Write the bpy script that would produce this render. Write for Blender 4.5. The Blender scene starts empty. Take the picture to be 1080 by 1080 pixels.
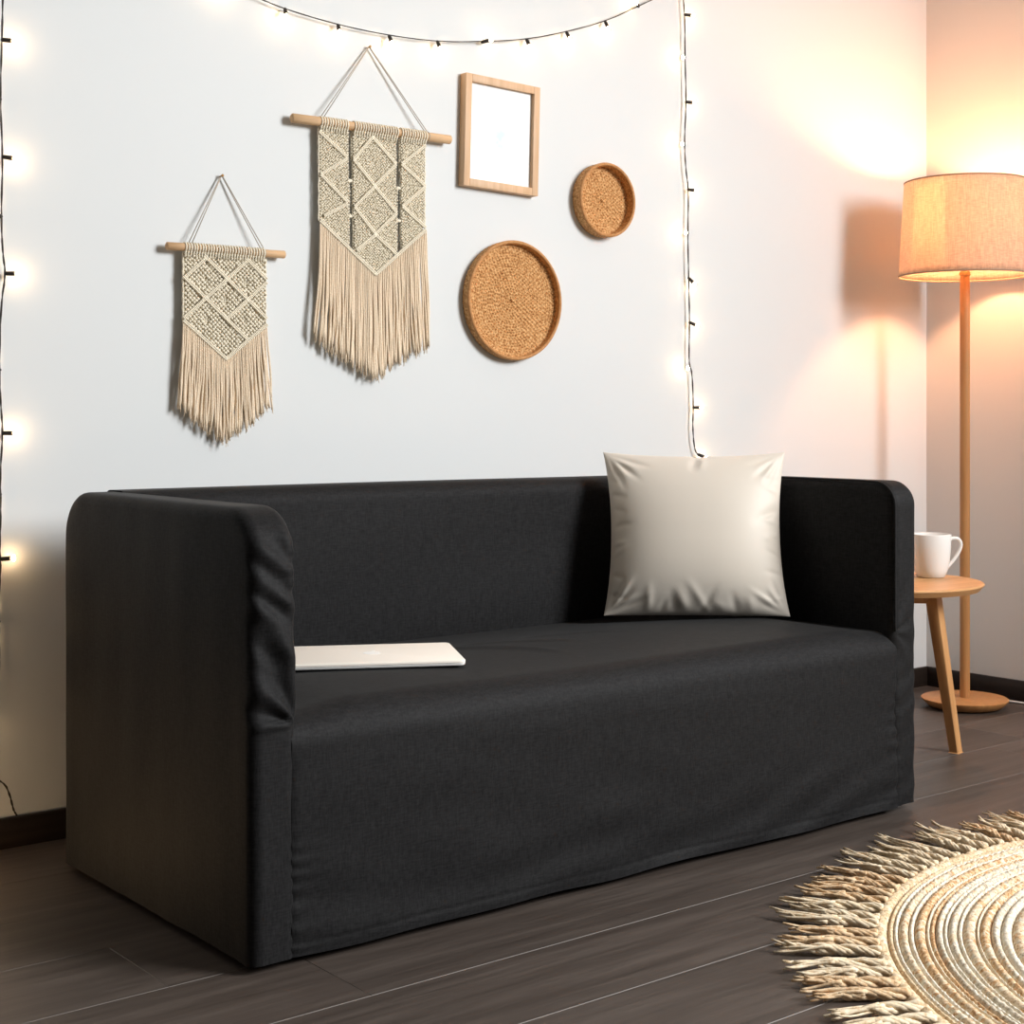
import bpy, bmesh, math, random
import numpy as np
from mathutils import Vector, Matrix

random.seed(7)
rng = np.random.default_rng(7)
PI = math.pi
scene = bpy.context.scene
COL = scene.collection

# ------------------------------------------------------------------ camera, world, light, exposure
cam_d = bpy.data.cameras.new('camera')
cam = bpy.data.objects.new('camera', cam_d)
COL.objects.link(cam)
cam_d.sensor_width = 36.0
cam_d.lens = 53.9
cam_d.shift_y = -100.0 / 1080.0
cam_d.clip_start = 0.05
cam.location = (-1.163, -2.111, 0.87)
cam.rotation_euler = (PI / 2, 0, math.radians(-38.5))
scene.camera = cam

world = bpy.data.worlds.new('world')
scene.world = world
world.use_nodes = True
bg = world.node_tree.nodes['Background']
bg.inputs['Color'].default_value = (1.0, 0.92, 0.82, 1)
bg.inputs['Strength'].default_value = 0.09

sun_d = bpy.data.lights.new('window_daylight', 'AREA')
sun_d.shape = 'RECTANGLE'
sun_d.size = 1.9
sun_d.size_y = 1.5
sun_d.energy = 355.0
sun_d.color = (0.975, 0.99, 1.0)
sun = bpy.data.objects.new('window_daylight', sun_d)
COL.objects.link(sun)
sun.location = (2.65, -3.1, 2.4)
sun.rotation_euler = (Vector((-1.2, -1.95, 1.0)) - Vector(sun.location)).to_track_quat('-Z', 'Y').to_euler()

vs = scene.view_settings
vs.view_transform = 'Standard'
vs.look = 'None'
vs.gamma = 1.0
vs.exposure = 0.0
vs.use_curve_mapping = False

# ------------------------------------------------------------------ materials
def mat(name, color, rough=0.6, spec=0.4):
    m = bpy.data.materials.new(name)
    m.use_nodes = True
    b = m.node_tree.nodes['Principled BSDF']
    b.inputs['Base Color'].default_value = (*color, 1)
    b.inputs['Roughness'].default_value = rough
    b.inputs['Specular IOR Level'].default_value = spec
    return m

def N(m, kind, **kw):
    n = m.node_tree.nodes.new(kind)
    for k, v in kw.items():
        if k in n.inputs:
            n.inputs[k].default_value = v
        else:
            setattr(n, k, v)
    return n

def L(m, a, b):
    m.node_tree.links.new(a, b)

def coords(m, scale=(1, 1, 1)):
    tc = N(m, 'ShaderNodeTexCoord')
    mp = N(m, 'ShaderNodeMapping')
    mp.inputs['Scale'].default_value = scale
    L(m, tc.outputs['Object'], mp.inputs['Vector'])
    return mp.outputs['Vector']

def noise(m, vec, scale, detail=3.0, rough=0.55):
    n = N(m, 'ShaderNodeTexNoise')
    n.inputs['Scale'].default_value = scale
    n.inputs['Detail'].default_value = detail
    n.inputs['Roughness'].default_value = rough
    L(m, vec, n.inputs['Vector'])
    return n.outputs['Fac']

def ramp(m, fac, stops, interp='LINEAR'):
    r = N(m, 'ShaderNodeValToRGB')
    r.color_ramp.interpolation = interp
    els = r.color_ramp.elements
    while len(els) < len(stops):
        els.new(0.5)
    for e, (p, c) in zip(els, stops):
        e.position = p
        e.color = (*c, 1)
    L(m, fac, r.inputs['Fac'])
    return r.outputs['Color']

def bump(m, h, strength, dist=0.002, prev=None):
    b = N(m, 'ShaderNodeBump')
    b.inputs['Strength'].default_value = strength
    b.inputs['Distance'].default_value = dist
    L(m, h, b.inputs['Height'])
    if prev:
        L(m, prev, b.inputs['Normal'])
    return b.outputs['Normal']

def P(m):
    return m.node_tree.nodes['Principled BSDF']

def set_col(m, c):
    L(m, c, P(m).inputs['Base Color'])

def set_nrm(m, n):
    L(m, n, P(m).inputs['Normal'])

def wood(name, dark, light, axis=2, rough=0.45, fine=60.0):
    m = mat(name, light, rough, 0.35)
    s = [fine, fine, fine]
    s[axis] = fine * 0.06
    v = coords(m, s)
    f = noise(m, v, 1.0, 4.0, 0.6)
    set_col(m, ramp(m, f, [(0.3, dark), (0.7, light)]))
    set_nrm(m, bump(m, f, 0.06, 0.001))
    return m

def speckle(name, stops, scale=330.0, rough=0.9, bstr=0.35):
    m = mat(name, stops[0][1], rough, 0.15)
    v = coords(m)
    f = noise(m, v, scale, 2.0, 0.7)
    set_col(m, ramp(m, f, stops))
    set_nrm(m, bump(m, f, bstr, 0.002))
    return m

# wall paint
M_wall = mat('wall_paint', (0.695, 0.712, 0.710), 0.85, 0.15)
_v = coords(M_wall)
set_nrm(M_wall, bump(M_wall, noise(M_wall, _v, 180.0, 3.0), 0.04, 0.001))

M_ceil = mat('ceiling_paint', (0.80, 0.80, 0.79), 0.9, 0.2)

# dark wood floor
def floor_mat():
    m = mat('floor_wood', (0.05, 0.035, 0.028), 0.42, 0.4)
    tc = N(m, 'ShaderNodeTexCoord')
    at = N(m, 'ShaderNodeAttribute')
    at.attribute_name = 'plank_id'
    cx = N(m, 'ShaderNodeCombineXYZ')
    L(m, at.outputs['Fac'], cx.inputs['Z'])
    ad = N(m, 'ShaderNodeVectorMath')
    L(m, tc.outputs['Object'], ad.inputs[0])
    L(m, cx.outputs[0], ad.inputs[1])
    mp = N(m, 'ShaderNodeMapping')
    mp.inputs['Scale'].default_value = (2.2, 38.0, 7.0)
    L(m, ad.outputs[0], mp.inputs['Vector'])
    f = noise(m, mp.outputs['Vector'], 1.0, 6.0, 0.62)
    mp2 = N(m, 'ShaderNodeMapping')
    mp2.inputs['Scale'].default_value = (8.0, 220.0, 7.0)
    L(m, ad.outputs[0], mp2.inputs['Vector'])
    f2 = noise(m, mp2.outputs['Vector'], 1.0, 3.0, 0.6)
    mx = N(m, 'ShaderNodeMath', operation='MULTIPLY_ADD')
    L(m, f2, mx.inputs[0])
    mx.inputs[1].default_value = 0.35
    mm = N(m, 'ShaderNodeMath', operation='MULTIPLY')
    L(m, f, mm.inputs[0])
    mm.inputs[1].default_value = 0.65
    L(m, mm.outputs[0], mx.inputs[2])
    wn = N(m, 'ShaderNodeTexWhiteNoise', noise_dimensions='1D')
    L(m, at.outputs['Fac'], wn.inputs['W'])
    c = ramp(m, mx.outputs[0], [(0.28, (0.040, 0.029, 0.023)), (0.5, (0.075, 0.058, 0.048)), (0.75, (0.130, 0.104, 0.088))])
    hs = N(m, 'ShaderNodeHueSaturation')
    mr = N(m, 'ShaderNodeMapRange')
    mr.inputs['To Min'].default_value = 0.8
    mr.inputs['To Max'].default_value = 1.25
    L(m, wn.outputs['Value'], mr.inputs['Value'])
    L(m, mr.outputs[0], hs.inputs['Value'])
    L(m, c, hs.inputs['Color'])
    set_col(m, hs.outputs['Color'])
    set_nrm(m, bump(m, mx.outputs[0], 0.25, 0.0015))
    rr = N(m, 'ShaderNodeMapRange')
    rr.inputs['To Min'].default_value = 0.34
    rr.inputs['To Max'].default_value = 0.52
    L(m, f2, rr.inputs['Value'])
    L(m, rr.outputs[0], P(m).inputs['Roughness'])
    return m

M_floor = floor_mat()
M_bevel_glint = mat('floor_bevel_glint', (0.17, 0.15, 0.135), 0.5, 0.4)  # lighter grey: the glint along plank edges is put into the colour
M_base = mat('baseboard_wood', (0.018, 0.011, 0.008), 0.5, 0.35)
_v = coords(M_base, (4, 4, 60))
set_col(M_base, ramp(M_base, noise(M_base, _v, 1.0, 3.0), [(0.3, (0.012, 0.007, 0.005)), (0.7, (0.026, 0.017, 0.012))]))

# charcoal slipcover cloth
def cloth():
    m = mat('charcoal_cloth', (0.022, 0.022, 0.0225), 0.66, 0.14)
    v = coords(m, (55, 55, 300))
    f = noise(m, v, 1.0, 2.0, 0.7)
    v2 = coords(m, (300, 300, 55))
    f2 = noise(m, v2, 1.0, 2.0, 0.7)
    a = N(m, 'ShaderNodeMath', operation='ADD')
    L(m, f, a.inputs[0])
    L(m, f2, a.inputs[1])
    h = N(m, 'ShaderNodeMath', operation='MULTIPLY')
    L(m, a.outputs[0], h.inputs[0])
    h.inputs[1].default_value = 0.5
    set_col(m, ramp(m, h.outputs[0], [(0.35, (0.0050, 0.0048, 0.0051)), (0.65, (0.0160, 0.0156, 0.0161))]))
    set_nrm(m, bump(m, h.outputs[0], 0.30, 0.0012))
    P(m).inputs['Sheen Weight'].default_value = 0.035
    P(m).inputs['Sheen Roughness'].default_value = 0.4
    return m

M_cloth = cloth()
M_foot = mat('black_plastic', (0.008, 0.008, 0.008), 0.5, 0.4)

def pillow_mat():
    m = mat('beige_satin', (0.68, 0.615, 0.53), 0.5, 0.35)
    v = coords(m, (500, 500, 500))
    f = noise(m, v, 1.0, 2.0)
    v2 = coords(m, (30, 300, 30))
    f2 = noise(m, v2, 1.0, 2.0)
    n = bump(m, f, 0.10, 0.001)
    set_nrm(m, bump(m, f2, 0.05, 0.001, n))
    P(m).inputs['Sheen Weight'].default_value = 0.25
    return m

M_pillow = pillow_mat()
M_oak = wood('oak_wood', (0.50, 0.235, 0.085), (0.66, 0.35, 0.145), 2)
M_oak_flat = wood('oak_top', (0.52, 0.26, 0.10), (0.68, 0.38, 0.17), 0, 0.4, 45)
M_lampwood = wood('lamp_wood', (0.42, 0.185, 0.06), (0.54, 0.26, 0.095), 2)
M_dowel = wood('dowel_wood', (0.50, 0.30, 0.15), (0.66, 0.44, 0.25), 0, 0.6, 90)
M_frame = wood('frame_wood', (0.58, 0.36, 0.20), (0.70, 0.47, 0.29), 2, 0.5, 70)
M_cotton = speckle('cotton_cord', [(0.3, (0.80, 0.71, 0.55)), (0.7, (0.91, 0.85, 0.71))], 420, 0.95, 0.5)
M_cotton_fringe = speckle('cotton_strand', [(0.3, (0.74, 0.58, 0.41)), (0.7, (0.88, 0.75, 0.58))], 300, 0.95, 0.4)
M_twine = mat('grey_twine', (0.42, 0.37, 0.31), 0.9, 0.1)
M_rattan = speckle('rattan_weave', [(0.32, (0.30, 0.125, 0.038)), (0.5, (0.60, 0.31, 0.12)), (0.66, (0.80, 0.50, 0.24))], 170, 0.7, 0.5)
M_rattan_rim = speckle('rattan_rim', [(0.3, (0.42, 0.19, 0.065)), (0.7, (0.60, 0.31, 0.13))], 120, 0.55, 0.3)
M_mug = mat('white_glazed_ceramic', (0.80, 0.79, 0.76), 0.22, 0.5)
M_alu = mat('silver_aluminium', (0.96, 0.885, 0.79), 0.6, 0.2)
M_alu_edge = mat('silver_edge', (0.86, 0.85, 0.82), 0.3, 0.5)
M_logo = mat('mirror_logo', (0.98, 0.96, 0.92), 0.7, 0.1)
M_darkgap = mat('dark_gap', (0.03, 0.03, 0.03), 0.6)
M_wire = mat('dark_wire', (0.022, 0.017, 0.012), 0.5, 0.4)
M_white_cord = mat('white_cord', (0.75, 0.73, 0.70), 0.4)
M_brass = mat('brass_collar', (0.55, 0.33, 0.13), 0.35)
P(M_brass).inputs['Metallic'].default_value = 0.7

def emit(name, col, s):
    m = bpy.data.materials.new(name)
    m.use_nodes = True
    nt = m.node_tree
    nt.nodes.remove(nt.nodes['Principled BSDF'])
    e = nt.nodes.new('ShaderNodeEmission')
    e.inputs['Color'].default_value = (*col, 1)
    e.inputs['Strength'].default_value = s
    nt.links.new(e.outputs[0], nt.nodes['Material Output'].inputs['Surface'])
    return m

M_fairy = emit('fairy_bulb_glow', (1.0, 0.66, 0.35), 92.0)
M_bulb = emit('lamp_bulb_glow', (1.0, 0.42, 0.195), 580.0)

def shade_mat():
    m = mat('linen_shade', (0.62, 0.52, 0.42), 0.9, 0.1)
    nt = m.node_tree
    v = coords(m, (60, 60, 400))
    v2 = coords(m, (300, 300, 22))
    a = N(m, 'ShaderNodeMath', operation='ADD')
    L(m, noise(m, v, 1.0, 2.0), a.inputs[0])
    L(m, noise(m, v2, 1.0, 2.0), a.inputs[1])
    h = N(m, 'ShaderNodeMath', operation='MULTIPLY')
    L(m, a.outputs[0], h.inputs[0])
    h.inputs[1].default_value = 0.5
    c = ramp(m, h.outputs[0], [(0.35, (0.52, 0.43, 0.34)), (0.62, (0.74, 0.65, 0.53))])
    set_col(m, c)
    tr = N(m, 'ShaderNodeBsdfTranslucent')
    L(m, c, tr.inputs['Color'])
    mix = N(m, 'ShaderNodeMixShader')
    mix.inputs[0].default_value = 0.50
    L(m, P(m).outputs[0], mix.inputs[1])
    L(m, tr.outputs[0], mix.inputs[2])
    L(m, mix.outputs[0], nt.nodes['Material Output'].inputs['Surface'])
    return m

M_shade = shade_mat()
M_hem = mat('shade_binding', (0.36, 0.27, 0.19), 0.85, 0.1)

def print_mat():
    m = mat('art_paper', (0.90, 0.92, 0.92), 0.25, 0.5)
    v = coords(m, (26, 1, 15))
    g = N(m, 'ShaderNodeTexGradient', gradient_type='SPHERICAL')
    mp = N(m, 'ShaderNodeMapping')
    mp.inputs['Location'].default_value = (0, 0, 0.08)
    L(m, v, mp.inputs['Vector'])
    nn = noise(m, coords(m, (60, 60, 60)), 1.0, 3.0)
    L(m, mp.outputs['Vector'], g.inputs['Vector'])
    mu = N(m, 'ShaderNodeMath', operation='MULTIPLY')
    L(m, g.outputs['Fac'], mu.inputs[0])
    L(m, nn, mu.inputs[1])
    set_col(m, ramp(m, mu.outputs[0], [(0.04, (0.93, 0.95, 0.95)), (0.42, (0.62, 0.82, 0.79))]))
    P(m).inputs['Coat Weight'].default_value = 0.3
    return m

M_print = print_mat()

R_white = speckle('braid_white', [(0.32, (0.52, 0.42, 0.29)), (0.55, (0.78, 0.73, 0.62))], 170)
R_cream = speckle('braid_cream', [(0.25, (0.60, 0.48, 0.32)), (0.6, (0.80, 0.71, 0.55))], 170)
R_tan = speckle('braid_tan', [(0.28, (0.34, 0.22, 0.12)), (0.48, (0.66, 0.49, 0.30)), (0.7, (0.80, 0.68, 0.48))], 170)
R_orange = speckle('braid_rust', [(0.30, (0.28, 0.13, 0.055)), (0.48, (0.58, 0.35, 0.17)), (0.66, (0.80, 0.61, 0.40))], 170)
R_grey = speckle('braid_grey', [(0.30, (0.30, 0.23, 0.15)), (0.48, (0.62, 0.54, 0.42)), (0.66, (0.78, 0.71, 0.58))], 170)
R_beige = speckle('braid_beige', [(0.30, (0.34, 0.21, 0.11)), (0.48, (0.66, 0.50, 0.33)), (0.66, (0.80, 0.68, 0.50))], 170)
R_jute = speckle('jute_fringe', [(0.25, (0.52, 0.36, 0.19)), (0.45, (0.80, 0.64, 0.44)), (0.7, (0.90, 0.80, 0.62))], 110)
R_jute2 = speckle('jute_fringe_rust', [(0.25, (0.42, 0.24, 0.11)), (0.45, (0.70, 0.48, 0.28)), (0.7, (0.84, 0.67, 0.46))], 110)

# ------------------------------------------------------------------ mesh helpers
class MB:
    """collects vertices and faces for ONE mesh object"""
    def __init__(s):
        s.v, s.f, s.mi, s.n = [], [], [], 0

    def add(s, verts, faces, mi=0):
        o = s.n
        verts = np.asarray(verts, float).reshape(-1, 3)
        s.v.append(verts)
        s.n += len(verts)
        for q in faces:
            s.f.append([i + o for i in q])
            s.mi.append(mi)

    def grid(s, pts, closed_u=False, closed_v=False, mi=0, mis=None):
        pts = np.asarray(pts, float)
        m, n = pts.shape[:2]
        fs = []
        for i in range(m if closed_u else m - 1):
            i2 = (i + 1) % m
            for j in range(n if closed_v else n - 1):
                j2 = (j + 1) % n
                fs.append((i * n + j, i2 * n + j, i2 * n + j2, i * n + j2))
        s.add(pts.reshape(-1, 3), fs, mi)
        if mis is not None:
            s.mi[-len(fs):] = mis

    def box(s, c, d, mi=0):
        x, y, z = c
        a, b, e = d[0] / 2, d[1] / 2, d[2] / 2
        v = [(x + i * a, y + j * b, z + k * e) for i in (-1, 1) for j in (-1, 1) for k in (-1, 1)]
        s.add(v, [(0, 1, 3, 2), (4, 6, 7, 5), (0, 4, 5, 1), (2, 3, 7, 6), (0, 2, 6, 4), (1, 5, 7, 3)], mi)

    def tube(s, path, r, k=8, cap=True, mi=0):
        p = np.asarray(path, float)
        n = len(p)
        r = np.full(n, r) if np.isscalar(r) else np.asarray(r, float)
        t = np.gradient(p, axis=0)
        t /= np.maximum(np.linalg.norm(t, axis=1), 1e-9)[:, None]
        up = np.array([0, 0, 1.0]) if abs(t[0][2]) < 0.9 else np.array([0, 1.0, 0])
        nrm = np.cross(t[0], up)
        nrm /= np.linalg.norm(nrm)
        a = np.arange(k) * 2 * PI / k
        rows = []
        for i in range(n):
            nrm = nrm - t[i] * (nrm @ t[i])
            nrm /= max(np.linalg.norm(nrm), 1e-9)
            bn = np.cross(t[i], nrm)
            rows.append(p[i] + r[i] * (np.cos(a)[:, None] * nrm + np.sin(a)[:, None] * bn))
        o = s.n
        s.grid(np.array(rows), closed_v=True, mi=mi)
        if cap:
            s.f.append([o + j for j in range(k)][::-1])
            s.mi.append(mi)
            s.f.append([o + (n - 1) * k + j for j in range(k)])
            s.mi.append(mi)

    def lathe(s, prof, c=(0, 0, 0), k=48, mi=0, closed=False):
        """prof: (radius, z) pairs turned about a vertical axis at c"""
        a = np.arange(k) * 2 * PI / k
        pr = np.asarray(prof, float)
        pts = np.zeros((len(pr), k, 3))
        pts[:, :, 0] = c[0] + pr[:, :1] * np.cos(a)
        pts[:, :, 1] = c[1] + pr[:, :1] * np.sin(a)
        pts[:, :, 2] = c[2] + pr[:, 1:2]
        s.grid(pts, closed_u=closed, closed_v=True, mi=mi)

    def blob(s, c, rad, k=7, m=5, mi=0, rot=None):
        th = np.linspace(0, PI, m)
        a = np.arange(k) * 2 * PI / k
        pts = np.zeros((m, k, 3))
        pts[:, :, 0] = np.sin(th)[:, None] * np.cos(a)
        pts[:, :, 1] = np.sin(th)[:, None] * np.sin(a)
        pts[:, :, 2] = np.cos(th)[:, None]
        pts = pts * np.asarray(rad, float)
        if rot is not None:
            pts = pts @ rot.T
        s.grid(pts + np.asarray(c, float), closed_v=True, mi=mi)

    def build(s, name, mats, parent=None, loc=None, smooth=True, weld=0.0, bevel=0.0, segs=2, fix=True):
        me = bpy.data.meshes.new(name)
        me.from_pydata(np.concatenate(s.v).tolist(), [], s.f)
        if not isinstance(mats, (list, tuple)):
            mats = [mats]
        for q in mats:
            me.materials.append(q)
        if len(mats) > 1:
            me.polygons.foreach_set('material_index', s.mi)
        if weld or fix or bevel:
            bm = bmesh.new()
            bm.from_mesh(me)
            if weld:
                bmesh.ops.remove_doubles(bm, verts=bm.verts, dist=weld)
            if bevel:
                bmesh.ops.bevel(bm, geom=bm.edges[:], offset=bevel, segments=segs, profile=0.5, affect='EDGES')
            if fix:
                bmesh.ops.recalc_face_normals(bm, faces=bm.faces)
            bm.to_mesh(me)
            bm.free()
        me.polygons.foreach_set('use_smooth', [bool(smooth)] * len(me.polygons))
        if smooth and bevel:
            me.set_sharp_from_angle(angle=math.radians(40))
        o = bpy.data.objects.new(name, me)
        COL.objects.link(o)
        if parent is not None:
            o.parent = parent
        if loc is not None:
            o.location = loc
        return o

def tag(o, label, cat, group=None):
    o['label'] = label
    o['category'] = cat
    if group:
        o['group'] = group
    return o

def thing(name, label, cat, loc=(0, 0, 0), rz=0.0, group=None):
    o = bpy.data.objects.new(name, None)
    o.empty_display_size = 0.1
    COL.objects.link(o)
    o.location = loc
    o.rotation_euler = (0, 0, rz)
    return tag(o, label, cat, group)

def structure(o):
    o['kind'] = 'structure'
    return o

def waves(n, kmin, kmax, seed, stretch=(1, 1, 1)):
    r = np.random.default_rng(seed)
    K = r.normal(size=(n, 3))
    K /= np.linalg.norm(K, axis=1)[:, None]
    K *= r.uniform(kmin, kmax, n)[:, None]
    K *= np.asarray(stretch)
    ph = r.uniform(0, 2 * PI, n)
    return lambda p: np.sin(np.asarray(p) @ K.T + ph).sum(-1) / math.sqrt(n)

def smooth01(x):
    x = np.clip(x, 0, 1)
    return x * x * (3 - 2 * x)

def chaikin(pts, it=2):
    p = np.asarray(pts, float)
    for _ in range(it):
        q = 0.75 * p[:-1] + 0.25 * p[1:]
        r = 0.25 * p[:-1] + 0.75 * p[1:]
        m = np.empty((2 * len(q), p.shape[1]))
        m[0::2], m[1::2] = q, r
        p = np.vstack([p[:1], m, p[-1:]])
    return p

# ------------------------------------------------------------------ the room
WY = 0.95      # back wall plane
WX = 2.993     # side wall plane
b = MB(); b.box(((-1.6 + WX + 0.12) / 2, WY + 0.06, 1.25), (1.6 + WX + 0.12, 0.12, 2.5))
structure(b.build('wall_back', M_wall, smooth=False))
b = MB(); b.box((WX + 0.06, (WY - 1.0) / 2, 1.25), (0.12, WY + 1.0, 2.5))
structure(b.build('wall_right', M_wall, smooth=False))
b = MB(); b.box(((-1.6 + WX + 0.12) / 2, (WY + 0.12 - 1.0) / 2, 2.56), (1.6 + WX + 0.12, WY + 0.12 + 1.0, 0.12))
structure(b.build('ceiling', M_ceil, smooth=False))
b = MB(); b.box(((-1.6 + WX) / 2, WY - 0.006, 0.031), (1.6 + WX, 0.012, 0.062))
structure(b.build('baseboard_back', M_base, smooth=True, bevel=0.003))
b = MB(); b.box((WX - 0.006, (WY - 0.012 - 1.0) / 2, 0.031), (0.012, WY - 0.012 + 1.0, 0.062))
structure(b.build('baseboard_right', M_base, smooth=True, bevel=0.003))

def build_floor():
    b = MB()
    ids = []
    W, LEN, e = 0.222, 2.45, 0.0009
    for k in range(-16, 5):
        y0 = 0.047 + W * k
        y1 = min(y0 + W, WY)
        if y0 >= WY - 0.01:
            continue
        x = -2.4 + (0.5 + 0.13 * ((k * 0.427) % 1.0)) * LEN - LEN + (1.1 if k in (-1, 1) else 0.0)
        if k == 0:
            x = -0.115 - 2 * LEN
        while x < WX:
            x0, x1 = max(x, -2.4), min(x + LEN, WX)
            if x1 - x0 > 0.02:
                pid = random.uniform(0, 60)
                z = 0.0
                v = [(x0, y0, z - e * 1.2), (x1, y0, z - e * 1.2), (x1, y1, z - e * 1.2), (x0, y1, z - e * 1.2),
                     (x0 + e, y0 + e, z), (x1 - e, y0 + e, z), (x1 - e, y1 - e, z), (x0 + e, y1 - e, z),
                     (x0, y0, -0.02), (x1, y0, -0.02), (x1, y1, -0.02), (x0, y1, -0.02)]
                b.add(v, [(4, 5, 6, 7)], 0)
                n0 = b.n - 12
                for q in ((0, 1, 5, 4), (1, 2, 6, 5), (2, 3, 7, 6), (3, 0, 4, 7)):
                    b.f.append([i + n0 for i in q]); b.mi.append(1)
                for q in ((8, 9, 1, 0), (9, 10, 2, 1), (10, 11, 3, 2), (11, 8, 0, 3), (8, 11, 10, 9)):
                    b.f.append([i + n0 for i in q]); b.mi.append(0)
                ids += [pid] * 12
            x += LEN
    o = b.build('floor', [M_floor, M_bevel_glint], smooth=False, fix=False)
    a = o.data.attributes.new('plank_id', 'FLOAT', 'POINT')
    a.data.foreach_set('value', ids)
    return structure(o)

build_floor()

# ------------------------------------------------------------------ sofa
SL, SD, SH = 1.672, 0.74, 0.728     # length, depth, height
AT = 0.084                          # armrest thickness
HEM = 0.014

def arm_mesh(name, parent, x0, disp, r_top=0.055):
    """upholstered slab: rounded side profile swept over its thickness"""
    bv = 0.02
    nv, na, nt = 130, 16, 26
    zf = np.linspace(HEM, SH - r_top, nv)
    a = np.linspace(0, PI / 2, na + 1)[1:]
    front = [(0.0, z, -1.0, 0.0) for z in zf] + [(r_top - r_top * math.cos(t), SH - r_top + r_top * math.sin(t), -math.cos(t), math.sin(t)) for t in a]
    top = [(d, SH, 0.0, 1.0) for d in np.linspace(r_top, SD - r_top, nt)[1:-1]]
    back = [(SD - d, z, -nx, nz) for d, z, nx, nz in front][::-1]
    prof = np.array(front + top + back)
    n = len(prof)
    aa = np.linspace(0, PI / 2, 6)
    cross = [(bv * (1 - math.cos(t)), bv * (1 - math.sin(t))) for t in aa]
    cross += [(s, 0.0) for s in np.linspace(bv, AT - bv, 16)[1:-1]]
    cross += [(AT - s, i) for s, i in cross[:6][::-1]]
    pts = np.zeros((len(cross), n, 3))
    for j, (s, i) in enumerate(cross):
        pts[j, :, 0] = s
        pts[j, :, 1] = prof[:, 0] - i * prof[:, 2]
        pts[j, :, 2] = prof[:, 1] - i * prof[:, 3]
    mb = MB()
    mb.grid(pts)
    half = nv + na
    for j in (0, len(cross) - 1):
        A = pts[j, :half]
        B = pts[j, ::-1][:half]
        w = np.linspace(0, 1, 26)[:, None, None]
        mb.grid(A[None] * (1 - w) + B[None] * w)
    V = np.concatenate(mb.v)
    V = disp(V)
    V[:, 0] += x0
    mb.v = [V]
    return mb.build(name, M_cloth, parent, weld=1e-5)

_w1 = waves(7, 25, 60, 3)
_w2 = waves(7, 8, 18, 4)
_w3 = waves(8, 50, 110, 11)

def disp_left(V):
    V = V.copy()
    x, y, z = V.T
    front = smooth01(1 - y / 0.035)
    # fan of creases pulled towards the point where the seat meets the armrest
    px, pz = AT - 0.002, 0.383
    dx, dz = px - x, z - pz
    r = np.hypot(dx, dz) + 1e-6
    th = np.arctan2(dz, dx)
    fan = np.sin(th * 8.0 + 0.8 + 14 * r) * np.exp(-(r / 0.16) ** 2) * smooth01(r / 0.02) * smooth01((dz + 0.012) / 0.02)
    # slanted gathers up the front edge
    ph = (z + 0.95 * x) * 2 * PI / 0.062 + 1.6 * np.sin(z * 31) + 0.9 * np.sin(z * 13 + 1)
    gat = np.sin(ph) * smooth01((z - 0.45) / 0.06) * smooth01((0.72 - z) / 0.05) * (0.45 + 0.55 * np.sin(z * 40 + 0.6) ** 2)
    pinch = np.sin(z * 2 * PI / 0.024) * np.exp(-(AT - x) / 0.016) * smooth01((z - 0.56) / 0.05) * smooth01((0.72 - z) / 0.03)
    low = _w1(V * (1, 1, 0.5)) * smooth01((0.36 - z) / 0.2) * 0.0014
    V[:, 1] -= front * (0.0075 * fan + 0.0052 * gat + 0.0026 * pinch + low)
    side = smooth01((y - 0.02) / 0.05)
    V[:, 0] += side * (0.0022 * _w2(V) + 0.001 * _w1(V * (1, 2, 0.35)))
    hem = smooth01((0.10 - z) / 0.10)
    V[:, 2] += 0.0015 * _w1(V * (0.6, 0.6, 0)) * (z < 0.03)
    return V

def disp_right(V):
    V = V.copy()
    x, y, z = V.T
    front = smooth01(1 - y / 0.035)
    px, pz = 0.002, 0.395
    dx, dz = x - px, z - pz
    r = np.hypot(dx, dz) + 1e-6
    th = np.arctan2(dz, dx)
    fan = np.sin(th * 7.0 + 1.2 + 10 * r) * np.exp(-(r / 0.09) ** 2) * smooth01(r / 0.015)
    low = np.sin((z - 0.7 * x) * 2 * PI / 0.075 + 1.5 * np.sin(z * 23)) * smooth01((0.36 - z) / 0.08)
    pin = np.sin(z * 2 * PI / 0.035) * np.exp(-x / 0.02) * smooth01((0.30 - z) / 0.1)
    V[:, 1] -= front * (0.0022 * fan + 0.0014 * low + 0.0015 * pin + 0.0007 * _w1(V))
    side = smooth01((y - 0.02) / 0.05)
    V[:, 0] += side * 0.0018 * _w2(V)
    V[:, 2] += 0.0015 * _w1(V * (0.6, 0.6, 0)) * (z < 0.03)
    return V

sofa = thing('sofa', 'charcoal black sofa in a floor-length fabric slipcover, standing against the white wall', 'sofa')
arm_l = arm_mesh('armrest', sofa, 0.0, disp_left, 0.085)
arm_r = arm_mesh('armrest', sofa, SL - AT, disp_right)

def piping(parent, x, r_top=0.055, inset=0.006):
    p = [(x, 0.0 + inset - 0.004, z) for z in np.linspace(0.40, SH - r_top, 24)]
    for t in np.linspace(0, PI / 2, 12)[1:]:
        p.append((x, r_top - (r_top - 0.002) * math.cos(t), SH - r_top + (r_top - 0.002) * math.sin(t)))
    p += [(x, y, SH - 0.0008) for y in np.linspace(r_top, 0.60, 12)[1:]]
    m = MB()
    m.tube(p, 0.0026, 6)
    return m.build('seam_piping', M_cloth, parent)

piping(arm_r, SL - AT + 0.006)

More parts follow.
